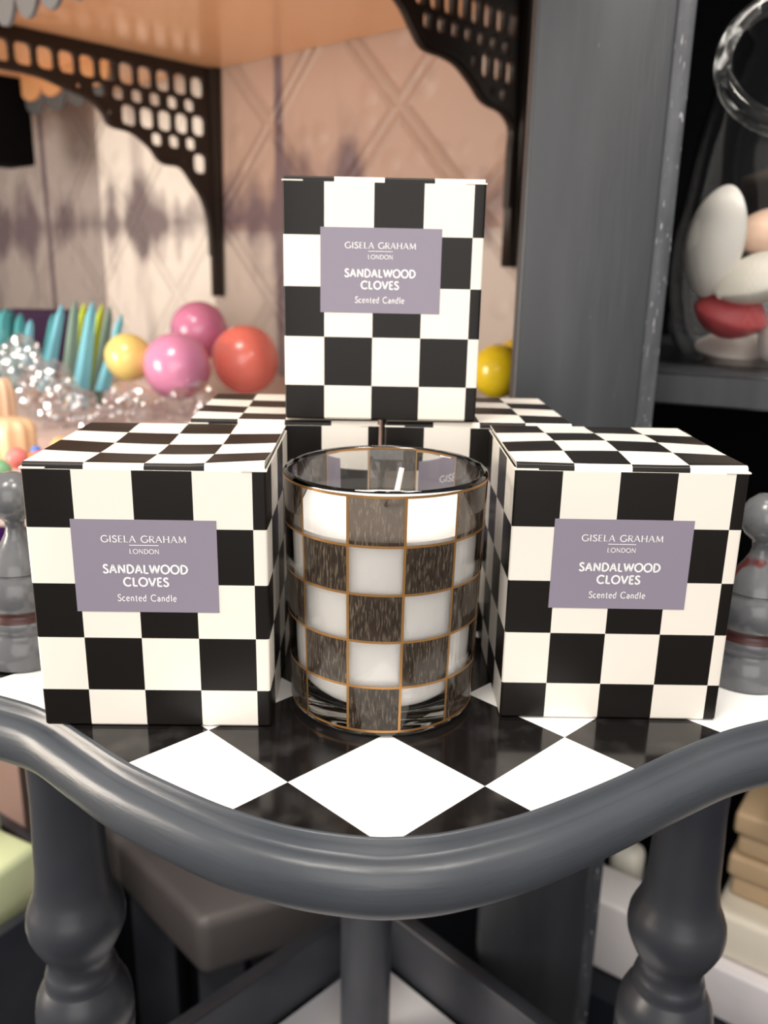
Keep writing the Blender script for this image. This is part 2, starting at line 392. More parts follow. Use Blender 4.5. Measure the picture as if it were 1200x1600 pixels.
inl.data.validate()
n = len(outline); N2 = []
for i in range(n):
    a = Vector(outline[i-1]); c = Vector(outline[(i+1) % n]); t = (c-a).normalized(); N2.append(Vector((t.y, -t.x)))
for _ in range(3): N2 = [(N2[i-1]+N2[i]*2+N2[(i+1) % n]).normalized() for i in range(n)]
rp = [(-.0006,-.003),(-.0004,.0001),(0,.00025),(.0006,.00025),(.0011,-.0003),(.0015,-.0018),(.0021,-.0036),(.0030,-.0046),(.0042,-.0048),(.0056,-.0047),(.0073,-.0056),(.0088,-.0070),(.0099,-.0105),(.0102,-.0145),(.0096,-.0180),(.0080,-.0214),(.0056,-.0240),(.0020,-.0257),(-.004,-.0264),(-.03,-.0275),(-.03,-.0045)]
b = bm_(); R = []
for o, z in rp: R.append([b.verts.new((outline[i][0]+N2[i].x*o, outline[i][1]+N2[i].y*o, z)) for i in range(n)])
for A, B in list(zip(R, R[1:]))+[(R[-1], R[0])]:
    for i in range(n): b.faces.new((A[i], A[(i+1)%n], B[(i+1)%n], B[i]))
tag(obj('moulded_rim', tbm(b), grey_paint, table, angle=50), 'thick rounded dark grey wooden rim')
b = bm_(); prism(b, [(x*.84, .36+(y-.36)*.84) for x, y in outline], -.0272, -.0046); obj('underside_board', tbm(b), leg_paint, table, smooth=False)
# legs
def leg_profile(px_profile, cxpx, Y):
    out = []
    for y, wpx in px_profile:
        P = at(cxpx(y), y, Y); out.append((wpx/2*depth(P)/F, P.z))
    return out
def vase(zt):  # remaining turned profile below the picture down to the floor
    return [(.0205,zt-.02),(.0200,zt-.045),(.0165,zt-.085),(.0125,zt-.12),(.0120,zt-.135),(.0165,zt-.145),(.0165,zt-.155),(.0125,zt-.165),(.014,zt-.24),(.0165,zt-.30)]
LP = [(1245,104),(1290,107),(1347,110),(1375,116),(1389,123),(1403,137),(1414,146),(1428,149),(1441,145),(1455,132),(1468,117),(1478,103),(1487,98),(1500,99),(1503,104),(1513,110),(1521,108),(1524,113),(1533,127),(1545,139),(1560,145),(1578,147),(1579,145),(1582,145),(1583,147),(1600,145)]
for s, (lx, ly) in (('l',(-.139,.326)),('r',(.1395,.326))):
    cxf = (lambda y: 105+(y-1290)*.105) if s == 'l' else (lambda y: 1094-(y-1350)*.13)
    pr = leg_profile(LP, cxf, ly); sc = 1.0
    # drop the picture slant: keep heights, straight vertical axis
    zt = pr[-1][1]; pr = [(pr[0][0]*1.02,-.027)]+pr+vase(zt)+[(.012,-.70),(.011,-.7185),(0,-.7185)]
    pr = [(0,-.027)]+pr
    dz = -.006 if s == 'r' else 0
    b = bm_(); lathe(b, [(r, z+(dz if -.5 < z < -.04 else 0)) for r, z in pr], lx, ly, 48); obj('leg', tbm(b), leg_paint, table, angle=50)
b = bm_(); lathe(b, [(0,-.027),(.0165,-.027),(.0165,-.7185),(0,-.7185)], -.006, .455, 48); obj('leg', tbm(b), leg_paint, table)
# lower tier
ap = (-.003,.552)
for sx in (-1, 1):
    b = bm_(); ang = math.atan2(-1, sx); M = Matrix.Translation((ap[0], ap[1], 0)) @ Matrix.Rotation(ang, 4, 'Z')
    box(b, (.0, -.006, -.358), (.24, .006, -.31), .0015, M); obj('tier_rail', tbm(b), leg_paint, table)
b = bm_(); prism(b, [(-.003,.540),(-.165,.378),(-.12,.30),(0,.255),(.12,.30),(.159,.378)], -.366, -.358)
obj('lower_tier', b, mat('tier_white', (.92,.92,.95), .25), table, smooth=False, loc=-T0)
# pawn shaped finials over the front legs
FP = [(0,.0791),(.004,.0784),(.0072,.0757),(.0092,.0722),(.0097,.0690),(.0092,.0655),(.0072,.0622),(.0046,.0602),(.0038,.0590),(.0036,.0565),(.0042,.0540),(.0060,.0505),(.0085,.0470),(.0108,.0435),(.0120,.0408),(.0124,.0396),(.0118,.0390),(.0120,.0383),(.0135,.0370),(.0147,.0335),(.0150,.0300),(.0147,.0265),(.0138,.0244),(.0134,.0238),(.0133,.0222),(.0140,.0214),(.0148,.0200),(.0150,.0175),(.0146,.0155),(.0140,.0148),(.0141,.0140),(.0152,.0128),(.0165,.0105),(.0172,.0075),(.0174,.0040),(.0170,.0008),(.0,.0006)]
fm = [0]*len(FP)
for i in range(len(FP)-1):
    if .0213 < FP[i][1] < .0245: fm[i] = 1
for x, y, sc, lb in ((-.1475,.324,1.0,'worn dark grey pawn shaped finial'),(.1490,.3185,.985,'worn dark grey pawn shaped finial with red brown patches')):
    b = bm_(); lathe(b, [(r*sc, z*sc) for r, z in FP], 0, 0, 48, mi=fm)
    for v in b.verts: v.co += Vector((x, y, 0))
    o = obj('finial', tbm(b), [finial_paint, red_brown], table, angle=50); tag(o, lb)

# ------------------------------------------------------------------ shelving unit with post (right)
unit = thing('shelving_unit', 'tall dark grey painted wooden shelving unit with broad front post behind the boxes', 'shelf', (.115,.52,-.72))
U0 = Vector((.115,.52,-.72))
def ubm(bm):
    for v in bm.verts: v.co -= U0
    return bm
b = bm_(); box(b, (.0745,.500,-.72), (.1490,.517,.62), .0022); obj('post', ubm(b), post_paint, unit)
b = bm_(); box(b, (.1490,.506,-.72), (.1600,.552,.62), .001); obj('post_edge_strip', ubm(b), mat('chipped_edge_paint', (.040,.044,.052), .40, bump=(80,.2,.0015), var=(30,(.075,.082,.092),.4,.7,(6,6,1)), scratch=(140,(.36,.36,.37),.66)), unit)
def slab(bm, pts, z0, z1): prism(bm, pts, z0, z1)
b = bm_(); sa, sb = at(1018,582,.545), at(1300,603,.47)
slab(b, [(.155,.548),(.52,.40),(.52,.86),(.155,.86)], .0785, .098); bmesh.ops.bevel(b, geom=b.edges[:], offset=.0012, segments=2, affect='EDGES'); obj('shelf_board', ubm(b), post_paint, unit)
b = bm_(); box(b, (.150,.86,-.70), (1.1,.875,.62)); obj('back_panel', ubm(b), black_matte, unit)
b = bm_(); box(b, (.135,.553,-.70), (.150,.86,.62)); obj('side_panel', ubm(b), black_matte, unit)
b = bm_(); box(b, (.155,.56,.60), (.60,.86,.62)); obj('top_board', ubm(b), black_matte, unit)

# ------------------------------------------------------------------ soap jar
jar = thing('glass_jar', 'large clear glass jar with slanted round mouth holding oval soaps', 'jar', (.268,.605,.0985))
J0 = Vector((0,0,0))
def jar_rings(dr):
    S = []   # centre(x,y,z), radius, tilt
    keys = [(0,0,0,.052,0),(0,0,.004,.060,0),(0,0,.02,.0685,0),(0,0,.05,.0745,0),(0,0,.08,.0745,3),(0,-.003,.105,.0705,10),(-.004,-.009,.128,.0655,20),(-.010,-.017,.148,.0585,34),(-.0165,-.026,.163,.0515,46),(-.0205,-.034,.174,.0472,54),(-.0225,-.041,.182,.0465,60)]
    vs = catmull([k[:3] for k in keys], 5); rr = catmull([(k[3],k[4],0) for k in keys], 5)
    for c, q in zip(vs, rr): S.append((c, q.x-dr, radians(q.y)))
    return S
def loft(bm, S, seg=72, flip=False):
    rings = []
    for c, r, t in S:
        M = Matrix.Rotation(-.22, 3, 'Z') @ Matrix.Rotation(t, 3, 'X')
        rings.append([bm.verts.new(c+M @ Vector((r*cos(2*pi*k/seg), r*sin(2*pi*k/seg), 0))) for k in range(seg)])
    for A, B in zip(rings, rings[1:]):
        for k in range(seg): bm.faces.new((A[k],A[(k+1)%seg],B[(k+1)%seg],B[k]))
    return rings
b = bm_(); So = jar_rings(0); Si = jar_rings(.0022)[4:]
A = loft(b, So); B = loft(b, Si)
for k in range(72): b.faces.new((A[-1][k],A[-1][(k+1)%72],B[-1][(k+1)%72],B[-1][k]))
b.faces.new(A[0]); b.faces.new(B[0])
obj('jar_body', b, jar_glass, jar, angle=60)
c, r, t = So[-1]; M = Matrix.Rotation(-.22, 3, 'Z') @ Matrix.Rotation(t, 3, 'X')
def ringpts(off, rr): return [c+M @ Vector((rr*cos(2*pi*k/96), rr*sin(2*pi*k/96), off)) for k in range(96)]
b = bm_(); tube(b, ringpts(.004, r-.0005), .0050, 14, True); obj('mouth_rim', b, jar_glass, jar)
b = bm_(); tube(b, ringpts(-.0035, r+.0010), .0030, 12, True); obj('neck_ring', b, jar_glass, jar)

# soaps
def soap_bm(a, bb, h, ridge=.0):
    bm = bm_(); seg = 40; nr = 10
    rings = []
    for j in range(-nr, nr+1):
        t = j/nr; z = t; rr = (1-abs(t)**1.3)**.5 if abs(t) < 1 else 0
        rings.append((rr, z))
    P = []
    for rr, z in rings:
        if rr < 1e-4: P.append([bm.verts.new((0,0,z*h))])
        else: P.append([bm.verts.new((a*rr*cos(2*pi*k/seg), bb*rr*sin(2*pi*k/seg), z*h)) for k in range(seg)])
    for A, B in zip(P, P[1:]):
        for k in range(seg):
            k2 = (k+1) % seg
            if len(A) == 1: bm.faces.new((A[0],B[k2],B[k]))
            elif len(B) == 1: bm.faces.new((A[k],A[k2],B[0]))
            else: bm.faces.new((A[k],A[k2],B[k2],B[k]))
    return bm
def soap(px, py, Y, a, bb, h, ax, col, label):
    P = at(px, py, Y); m = mat('soap_'+str(len(MATS)), col, .32, sss=.1)
    o = obj('oval_soap', soap_bm(a, bb, h), m); n_ = Vector(ax[0]).normalized(); l_ = Vector(ax[1]); l_ = (l_-n_*l_.dot(n_)).normalized(); o.matrix_world = Matrix.Translation(P) @ Matrix((l_, n_.cross(l_), n_)).transposed().to_4x4()
    tag(o, label, 'soap', 'oval soaps in the glass jar'); return o
R_ = radians
soap(1118, 378, .588, .0355, .0225, .0165, ((-.85,-.45,.1),(.10,0,1)), (.95,.90,.84), 'large white oval soap standing upright at the left of the jar')
soap(1205, 362, .630, .026, .019, .015, ((-.2,-.7,.6),(1,0,.2)), (.90,.62,.46), 'pale peach oval soap half hidden behind two white ones')
soap(1188, 434, .572, .030, .021, .0155, ((-.35,-.25,.9),(1,-.1,.35)), (.93,.87,.76), 'cream oval soap lying across the red one in the jar')
soap(1142, 490, .590, .0250, .0200, .0165, ((.15,-.35,.9),(1,0,-.1)), (.66,.11,.12), 'red oval soap near the jar bottom')
soap(1224, 520, .592, .021, .017, .014, ((-.7,-.5,.4),(.4,0,1)), (.93,.84,.80), 'small pinkish white soap right of the red soap')
soap(1150, 543, .625, .030, .020, .0125, ((0,-.3,1),(1,0,0)), (.70,.62,.57), 'dull pale soap lying flat under the red soap')

# ------------------------------------------------------------------ alcove wall, shelf canopy, brackets
WA = Vector((-.237,1.26)); WD = Vector((.743,-.669)).normalized(); WN = Vector((WD.y, -WD.x))   # WN points into the room
if WN.y > 0: WN = -WN
ZS = .407
def wp_(s, n, z): v = WA+WD*s+WN*n; return Vector((v.x, v.y, z))
def wallmat():
    m = bpy.data.materials.new('pressed_tin_wall'); m.use_nodes = True; nt = m.node_tree; N = nt.nodes; L = nt.links
    b = N['Principled BSDF']; b.inputs['Roughness'].default_value = .5
    tc = N.new('ShaderNodeTexCoord'); sp = N.new('ShaderNodeSeparateXYZ'); L.new(tc.outputs['Object'], sp.inputs[0])
    def mt(op, *a):
        n = N.new('ShaderNodeMath'); n.operation = op
        for i, v in enumerate(a):
            if isinstance(v, (int,float)): n.inputs[i].default_value = v
            else: L.new(v, n.inputs[i])
        return n.outputs[0]
    S, Z = sp.outputs[0], sp.outputs[2]     # s along the wall, z up
    # pressed diamond ribs and bosses
    def tri(x, per, ph=0): return mt('PINGPONG', mt('ADD', x, ph), per)
    rib = mt('MINIMUM', tri(mt('ADD', S, Z), .11), tri(mt('SUBTRACT', S, Z), .11))
    ribh = mt('SUBTRACT', 1, mt('MINIMUM', mt('MULTIPLY', mt('ABSOLUTE', mt('SUBTRACT', rib, .010)), 120), 1))
    dots = N.new('ShaderNodeTexVoronoi'); dots.inputs['Scale'].default_value = 26; dots.inputs['Randomness'].default_value = .55; L.new(tc.outputs['Object'], dots.inputs[0])
    dh = mt('MAXIMUM', mt('SUBTRACT', 1, mt('MULTIPLY', dots.outputs[0], 2.2)), 0)
    hh = mt('ADD', ribh, dh)
    bp = N.new('ShaderNodeBump'); bp.inputs['Strength'].default_value = .6; bp.inputs['Distance'].default_value = .006; L.new(hh, bp.inputs['Height']); L.new(bp.outputs[0], b.inputs['Normal'])
    n = N.new('ShaderNodeTexNoise'); n.inputs['Scale'].default_value = 9; n.inputs['Detail'].default_value = 6; L.new(tc.outputs['Object'], n.inputs[0])
    # base: pinkish right of the bracket paints shelf shade and warm bounce, cream left
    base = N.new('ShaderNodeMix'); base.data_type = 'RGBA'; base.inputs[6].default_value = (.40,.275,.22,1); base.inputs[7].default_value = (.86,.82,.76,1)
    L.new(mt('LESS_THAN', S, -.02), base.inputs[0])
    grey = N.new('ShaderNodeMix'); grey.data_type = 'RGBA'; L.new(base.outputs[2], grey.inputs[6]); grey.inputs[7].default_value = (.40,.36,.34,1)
    L.new(mt('MULTIPLY', mt('LESS_THAN', S, -.318), mt('GREATER_THAN', S, -.74)), grey.inputs[0])  # grey boards: dimmer light on this stretch put into the colour
    # paler lower panels on the right
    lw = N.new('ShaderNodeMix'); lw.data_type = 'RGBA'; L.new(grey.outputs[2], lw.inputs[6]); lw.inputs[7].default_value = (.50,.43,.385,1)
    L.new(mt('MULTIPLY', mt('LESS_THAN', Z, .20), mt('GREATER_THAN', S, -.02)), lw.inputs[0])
    # worn purple brown stains along the seam and vertical joints
    dz = mt('MULTIPLY', mt('ABSOLUTE', mt('SUBTRACT', Z, .215)), 16)
    mp = N.new('ShaderNodeMapping'); mp.inputs['Scale'].default_value = (1,1,.18); L.new(tc.outputs['Object'], mp.inputs[0])
    n2 = N.new('ShaderNodeTexNoise'); n2.inputs['Scale'].default_value = 13; n2.inputs['Detail'].default_value = 5; L.new(mp.outputs[0], n2.inputs[0])
    r1 = N.new('ShaderNodeMapRange'); r1.inputs[1].default_value = .41; r1.inputs[2].default_value = .54; r1.inputs[4].default_value = .85
    L.new(mt('SUBTRACT', mt('ADD', mt('MULTIPLY', n.outputs[0], .45), mt('MULTIPLY', n2.outputs[0], .65)), mt('MULTIPLY', dz, .17)), r1.inputs[0]); st1 = r1.outputs[0]
    r2 = N.new('ShaderNodeMapRange'); r2.inputs[1].default_value = .56; r2.inputs[2].default_value = .72; L.new(n2.outputs[0], r2.inputs[0])
    st = mt('MAXIMUM', mt('MULTIPLY', st1, 1), mt('MULTIPLY', r2.outputs[0], .45))
    jo = mt('LESS_THAN', mt('MINIMUM', mt('ABSOLUTE', mt('SUBTRACT', S, .125)), mt('ABSOLUTE', mt('SUBTRACT', S, -.5))), .008)
    st = mt('MAXIMUM', st, mt('MULTIPLY', jo, .85))
    fin = N.new('ShaderNodeMix'); fin.data_type = 'RGBA'; L.new(st, fin.inputs[0]); L.new(lw.outputs[2], fin.inputs[6]); fin.inputs[7].default_value = (.10,.065,.085,1)
    L.new(fin.outputs[2], b.inputs['Base Color'])
    return m
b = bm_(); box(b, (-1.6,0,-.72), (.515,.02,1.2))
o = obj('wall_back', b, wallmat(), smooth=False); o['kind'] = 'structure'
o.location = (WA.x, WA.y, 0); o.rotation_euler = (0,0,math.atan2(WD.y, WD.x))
# floor
b = bm_(); box(b, (-3,-2,-.74), (3,3,-.72)); o = obj('floor', b, mat('floor_dark', (.03,.03,.035), .35), smooth=False); o['kind'] = 'structure'

# shelf canopy
can = thing('wall_shelf', 'overhanging wall shelf with glossy tan underside and scalloped grey edge', 'shelf', wp_(0,0,ZS))
CO = wp_(0,0,ZS)
def cbm(bm):
    for v in bm.verts: v.co -= CO
    return bm
b = bm_(); q = [wp_(s, n_, 0) for s, n_ in ((-1.15,.002),(.75,.002),(.75,.46),(-.02,.46),(-.02,.46),(-1.15,.46))]
prism(b, [(q[0].x,q[0].y),(q[5].x,q[5].y),(.069,.368),(.069,.556),(.131,.556),(.131,.925)], ZS, ZS+.025); tag(obj('shelf_board', cbm(b), tan_lacquer, can, smooth=False), 'glossy tan shelf underside')
def fringe(s0, s1, n0, z0, drop, pitch):
    bm = bm_(); k = int((s1-s0)/pitch); th = .004
    for i in range(k):
        a = s0+i*pitch; top = z0; pts = [(a, top), (a, top-drop*.45)]
        pts += [(a+pitch/2-pitch/2*cos(pi*j/10), top-drop*.45-drop*.55*sin(pi*j/10)) for j in range(1,10)]
        pts += [(a+pitch, top-drop*.45), (a+pitch, top)]
        lo = [bm.verts.new(wp_(s, n0, z)) for s, z in pts]; hi = [bm.verts.new(wp_(s, n0+th, z)) for s, z in pts]
        bm.faces.new(lo); bm.faces.new(hi[::-1])
        for j in range(len(pts)): bm.faces.new((lo[j], hi[j], hi[(j+1)%len(pts)], lo[(j+1)%len(pts)]))
    return bm
_a = atz(0,44,ZS-.028); NF = (Vector((_a.x,_a.y))-WA).dot(WN)
obj('scalloped_fringe', cbm(fringe(-1.15, .81, NF, ZS+.024, .054, .046)), scallop_grey, can, smooth=False)
_b = atz(60,178,ZS-.0485); NL = (Vector((_b.x,_b.y))-WA).dot(WN); print('NF NL', NF, NL, (Vector((_b.x,_b.y))-WA).dot(WD))
low = thing('lower_wall_shelf', 'short dark scalloped shelf edge hanging left of the iron bracket', 'shelf', wp_(-.3,.1,ZS-.04))
LO = wp_(-.3,.1,ZS-.04)
b = fringe(-1.12, -.02, NL, ZS-.0005, .050, .060)
for v in b.verts: v.co -= LO
obj('scalloped_fringe', b, mat('scallop_dark', (.07,.075,.08), .5), low, smooth=False)
b = fringe(-1.12, -.02, NL+.0045, ZS-.0005, .032, .060)
for v in b.verts: v.co -= LO
obj('scalloped_trim', b, mat('trim_tan', (.50,.26,.12), .5), low, smooth=False)

# pierced brackets, in the vertical plane normal to the wall
def inside(p, poly):
    x, y = p; c = False; n = len(poly)
    for i in range(n):
        x1,y1 = poly[i]; x2,y2 = poly[(i+1) % n]
        if (y1 > y) != (y2 > y) and x < (x2-x1)*(y-y1)/(y2-y1)+x1: c = not c
    return c
def edge_dist(p, poly):
    d = 9; P = Vector(p)
    for i in range(len(poly)):
        a = Vector(poly[i]); bb = Vector(poly[(i+1) % len(poly)]); ab = bb-a
        t = max(0, min(1, (P-a).dot(ab)/max(ab.length_squared,1e-12))); d = min(d, (P-a-ab*t).length)
    return d
def bracket(name, s_at, pts_px, label, hole, pitch, rim, bottom_z):
    W0 = WA+WD*s_at
    def plane(px, py):   # where the ray meets the bracket plane -> (u out from the wall, z)
        d = ray(px, py); nn = Vector((WD.x, WD.y, 0)); k = (Vector((W0.x, W0.y, 0))-CAM).dot(nn)/d.dot(nn); P = CAM+d*k
        return ((Vector((P.x,P.y))-W0).dot(WN), P.z)
    curve = [plane(*q) for q in pts_px]
    curve = [(max(u,.018), min(z, ZS-.012)) for u, z in curve]
    cur = [(v.x, v.y) for v in catmull([(u,z,0) for u,z in curve], 5)]
    poly = [(.003, ZS-.001), (.43, ZS-.001), (.43, ZS-.014)]+cur+[(.018, bottom_z), (.003, bottom_z)]
    root = thing(name, label, 'bracket', (W0.x, W0.y, ZS-.3)); RO = Vector((W0.x, W0.y, ZS-.3))
    cu = bpy.data.curves.new('c', 'CURVE'); cu.dimensions = '2D'; cu.fill_mode = 'BOTH'; cu.extrude = .004
    def spline(pts):
        s = cu.splines.new('POLY'); s.points.add(len(pts)-1); s.use_cyclic_u = True
        for k, (x, y) in enumerate(pts): s.points[k].co = (x, y, 0, 1)
    spline(poly)
    j = 0; z = ZS-.014-hole[1]
    while z > bottom_z:
        u = .022+hole[0]+(pitch[0]/2 if j % 2 else 0)
        while u < .43:
            rx, rz = (hole if j % 2 == 0 else (hole[0]*.8, hole[1]*.62))
            ok = inside((u,z), poly); ed = edge_dist((u,z), poly) if ok else 0
            if ok and ed <= max(rx,rz)*.88+rim: k_ = .62 if ed > rz*.62+rim*.8 else (.40 if ed > rz*.40+rim*.8 else .27); rx *= k_; rz *= k_; ok = ed > rz+rim*.8
            if ok:
                spline([(u+rx*(1-.10*cos(4*a))*cos(a), z+rz*(1-.10*cos(4*a))*sin(a)) for a in [2*pi*k/16 for k in range(16)]])
            u += pitch[0]
        z -= pitch[1]; j += 1
    tmp = bpy.data.objects.new('tmp', cu); C.objects.link(tmp); bpy.context.view_layer.update()
    me = bpy.data.meshes.new_from_object(tmp.evaluated_get(bpy.context.evaluated_depsgraph_get()))
    bpy.data.objects.remove(tmp); bm = bm_(); bm.from_mesh(me); bpy.data.meshes.remove(me)
    def world(u, zz, t): v = W0+WN*u+WD*t; return Vector((v.x, v.y, zz))-RO
    for v in bm.verts: v.co = world(v.co.x, v.co.y, v.co.z)
    obj('pierced_plate', bm, iron, root, smooth=False)
    bm = bm_(); tube(bm, [world(u, zz, 0) for u, zz in cur], .0048, 8); obj('curved_rib', bm, iron, root)
    bm = bm_()
    P8 = [world(.003,ZS-.001,-.012), world(.016,ZS-.001,-.012), world(.016,ZS-.001,.012), world(.003,ZS-.001,.012)]
    lo = [bm.verts.new(p) for p in P8]; hi = [bm.verts.new(Vector((p.x,p.y,bottom_z-RO.z))) for p in [world(.003,ZS,-.005), world(.008,ZS,-.005), world(.008,ZS,.005), world(.003,ZS,.005)]]
    bm.faces.new(lo); bm.faces.new(hi[::-1])
    for k in range(4): bm.faces.new((lo[k],lo[(k+1)%4],hi[(k+1)%4],hi[k]))
    obj('wall_strip', bm, iron, root, smooth=False)
    return root
bracket('iron_bracket', 0.0, [(-60,92),(10,103),(60,115),(100,133),(140,152),(162,175),(172,192),(205,203),(235,228),(252,250),(282,258),(302,285),(318,312),(328,350),(333,400)],
        'dark pierced iron bracket with curved edge on the left under the tan shelf', (.0118,.0130), (.0262,.0235), .0022, .112)
bracket('iron_bracket', .495, [(560,-60),(600,-30),(628,5),(645,40),(662,70),(690,82),(715,98),(738,128),(756,155),(785,172),(800,200),(815,240),(830,280),(838,330)],
        'larger dark pierced iron bracket at top beside the grey post', (.0080,.0120), (.0195,.0205), .0028, .16)
# black lamp housing / speaker at far left under the dark fringe
P = at(8, 222, 1.35)
b = bm_(); box(b, (-.05,-.03,-.032), (.03,.03,.15), .004); o = obj('black_box_fixture', b, black_matte); o.location = P; o.rotation_euler = (0,0,math.atan2(WD.y,WD.x))
tag(o, 'black box fixture at the left edge below the scalloped shelf', 'fixture')

# ------------------------------------------------------------------ display counter with bath bombs
ZC = at(300, 640, .86).z
ctr = thing('display_counter', 'low display counter with pale top carrying bath bombs behind the boxes', 'counter', (-.4,.9,-.72))
K0 = Vector((-.4,.9,-.72))
b = bm_(); e1 = wp_(-1.35,.02,0); e2 = wp_(.50,.02,0)
prism(b, [(-1.25,.70),(.055,.70),(.055,.965),(e1.x+.1,e1.y-.08)], ZC-.03, ZC)
for v in b.verts: v.co -= K0
obj('counter_top', b, mat('counter_top', (.55,.42,.38), .4), ctr, smooth=False)
b = bm_(); prism(b, [(-1.2,.80),(.125,.80),(.125,.90),(-1.0,1.75)], -.72, ZC-.03)
for v in b.verts: v.co -= K0
obj('counter_base', b, dark_paint, ctr, smooth=False)

def bath_bomb(px, py, rpx, Y, col, label, gather=True):
    gather = gather and rpx > 36
    P = at(px, py, Y); r = rpx*depth(P)/F
    root = thing('bath_bomb', label, 'bath bomb', (P.x, P.y, P.z-r), 0, 'wrapped bath bombs on the counter')
    m = mat('bomb_'+label[:14], col, .22, coat=.5, bump=(25,.25,.004))
    b = bm_(); bmesh.ops.create_uvsphere(b, u_segments=40, v_segments=24, radius=r)
    for v in b.verts: v.co *= 1+.03*noise.noise(v.co*40); v.co.z += r
    obj('ball', b, m, root)
    return root
bath_bomb(201, 558, 37, .84, (.80,.62,.20), 'yellow wrapped bath bomb left of the pink ones')
bath_bomb(277, 573, 52, .83, (.66,.25,.42), 'front pink wrapped bath bomb between yellow and coral')
bath_bomb(312, 517, 45, .93, (.60,.20,.35), 'pink bath bomb lying higher, behind the front pink one')
bath_bomb(384, 562, 53, .88, (.80,.19,.15), 'coral red wrapped bath bomb beside the pink ones')
bath_bomb(778, 580, 42, .80, (.85,.62,.02), 'bright yellow bath bomb beside the grey post', True)
bath_bomb(804, 560, 30, .88, (.80,.55,.02), 'yellow bath bomb half hidden by the grey post', True)
bath_bomb(-25, 826, 42, .62, (.22,.05,.42), 'purple ball at the left edge behind the finial', False)

# coloured pointed blades in clear bags
def blades(px, py, Y, spec, label):
    P0 = at(px, py, Y); P0.z = ZC
    root = thing('wrapped_blade_bundle', label, 'bath gift', P0, 0)
    for (tx, ty, bx, by, w, col) in spec:
        yy = Y+random.uniform(-.03,.03); T = at(tx, ty, yy)-P0; B = at(bx, by, yy)-P0; B.z = max(B.z, .0)
        b = bm_(); nn = 8; L_, R2, M_ = [], [], []
        for k in range(nn+1):
            t = k/nn; c = B.lerp(T, t); ww = w*1.25*depth(P0)/F/2*(1-.55*t) if k < nn else .0012; L_.append(b.verts.new(c+Vector((-ww,0,0)))); R2.append(b.verts.new(c+Vector((ww,0,0)))); M_.append(b.verts.new(c+Vector((0,-ww*.5-.001,0))))
        for k in range(nn):
            b.faces.new((L_[k],M_[k],M_[k+1],L_[k+1])); b.faces.new((M_[k],R2[k],R2[k+1],M_[k+1])); b.faces.new((R2[k],L_[k],L_[k+1],R2[k+1]))
        obj('blade', b, mat('blade_'+''.join('%02d' % int(c*99) for c in col), col, .25), root)
    return root
TEAL, SKY, LIME, DKT, GRN = (.05,.22,.24), (.16,.42,.52), (.50,.62,.05), (.02,.10,.11), (.16,.24,.20)
blades(130, 600, .88, [(97,476,70,610,20,SKY),(118,470,105,620,22,GRN),(132,474,115,650,20,LIME),(145,472,122,640,24,SKY),(160,476,130,672,18,LIME),(172,480,150,650,20,GRN),(190,492,160,610,18,SKY),(84,490,72,580,18,TEAL)],
       'bundle of blue and lime pointed blades left of the yellow bath bomb')
blades(25, 580, .90, [(8,482,-4,600,26,TEAL),(18,484,14,610,24,DKT),(32,490,26,600,22,TEAL),(48,500,40,570,16,SKY),(34,508,44,566,12,LIME),(0,486,-12,600,22,TEAL)],
       'bundle of teal pointed blades at the left edge')
b = bm_(); P = at(70, 520, 1.02); box(b, (-.05,-.02,ZC-P.z), (.05,.03,.026), .006); o = obj('dark_gift_box', b, mat('aubergine', (.018,.006,.024), .7, spec=.15)); o.location = P
tag(o, 'dark aubergine box behind the blue and teal blades', 'box')

def crumple(px, py, rpx, Y, label, m, flat=1.0):
    P = at(px, py, Y); r = rpx*depth(P)/F
    b = bm_(); bmesh.ops.create_icosphere(b, subdivisions=4, radius=r)
    for v in b.verts:
        nn = noise.noise(v.co*45+Vector((px,py,0))); n3 = noise.noise(v.co*150+Vector((py,px,0)))
        v.co *= 1+.5*nn+.42*abs(n3); v.co.z *= flat
    o = obj('cellophane_bag', b, m, smooth=False); zmin = min(v.co.z for v in o.data.vertices)
    o.location = P; tag(o, label, 'bag', 'clear bags on the counter'); return o
crumple(75, 615, 42, .80, 'crumpled clear cellophane bag below the blue blades', clear_film)
crumple(115, 655, 40, .77, 'crumpled clear bag nearest the left front box', clear_film)
crumple(205, 645, 38, .80, 'crumpled clear bag under the yellow bath bomb', clear_film)
crumple(300, 640, 36, .80, 'crumpled clear bag under the front pink bath bomb', clear_film)
crumple(30, 560, 34, .84, 'crumpled clear bag in front of the teal blades', clear_film)

# fluted peach soaps and small coloured balls at the left edge
def fluted(px, py0, py1, rpx, Y, col, label):
    A = at(px, py1, Y); B = at(px, py0, Y); h = B.z-A.z; r = rpx*depth(A)/F
    b = bm_(); rings = []
    for z, k in ((0,.92),(.06,1),(.75,1),(.92,.9),(1,.7)):
        rings.append([b.verts.new((r*k*(1+.06*cos(10*t))*cos(t), r*k*(1+.06*cos(10*t))*sin(t), h*z)) for t in [2*pi*j/80 for j in range(80)]])
    for P, Q in zip(rings, rings[1:]):
        for j in range(80): b.faces.new((P[j],P[(j+1)%80],Q[(j+1)%80],Q[j]))
    b.faces.new(rings[-1]); b.faces.new(rings[0][::-1])
    o = obj('fluted_soap', b, mat('fl_'+str(px), col, .4, sss=.1)); o.location = A; return tag(o, label, 'soap', 'peach fluted soaps')
fluted(2, 592, 672, 24, .72, (.80,.56,.38), 'narrow peach fluted soap at the left edge, standing behind a wider one')
fluted(18, 655, 712, 38, .66, (.80,.55,.33), 'wide peach fluted soap at the left edge in front')
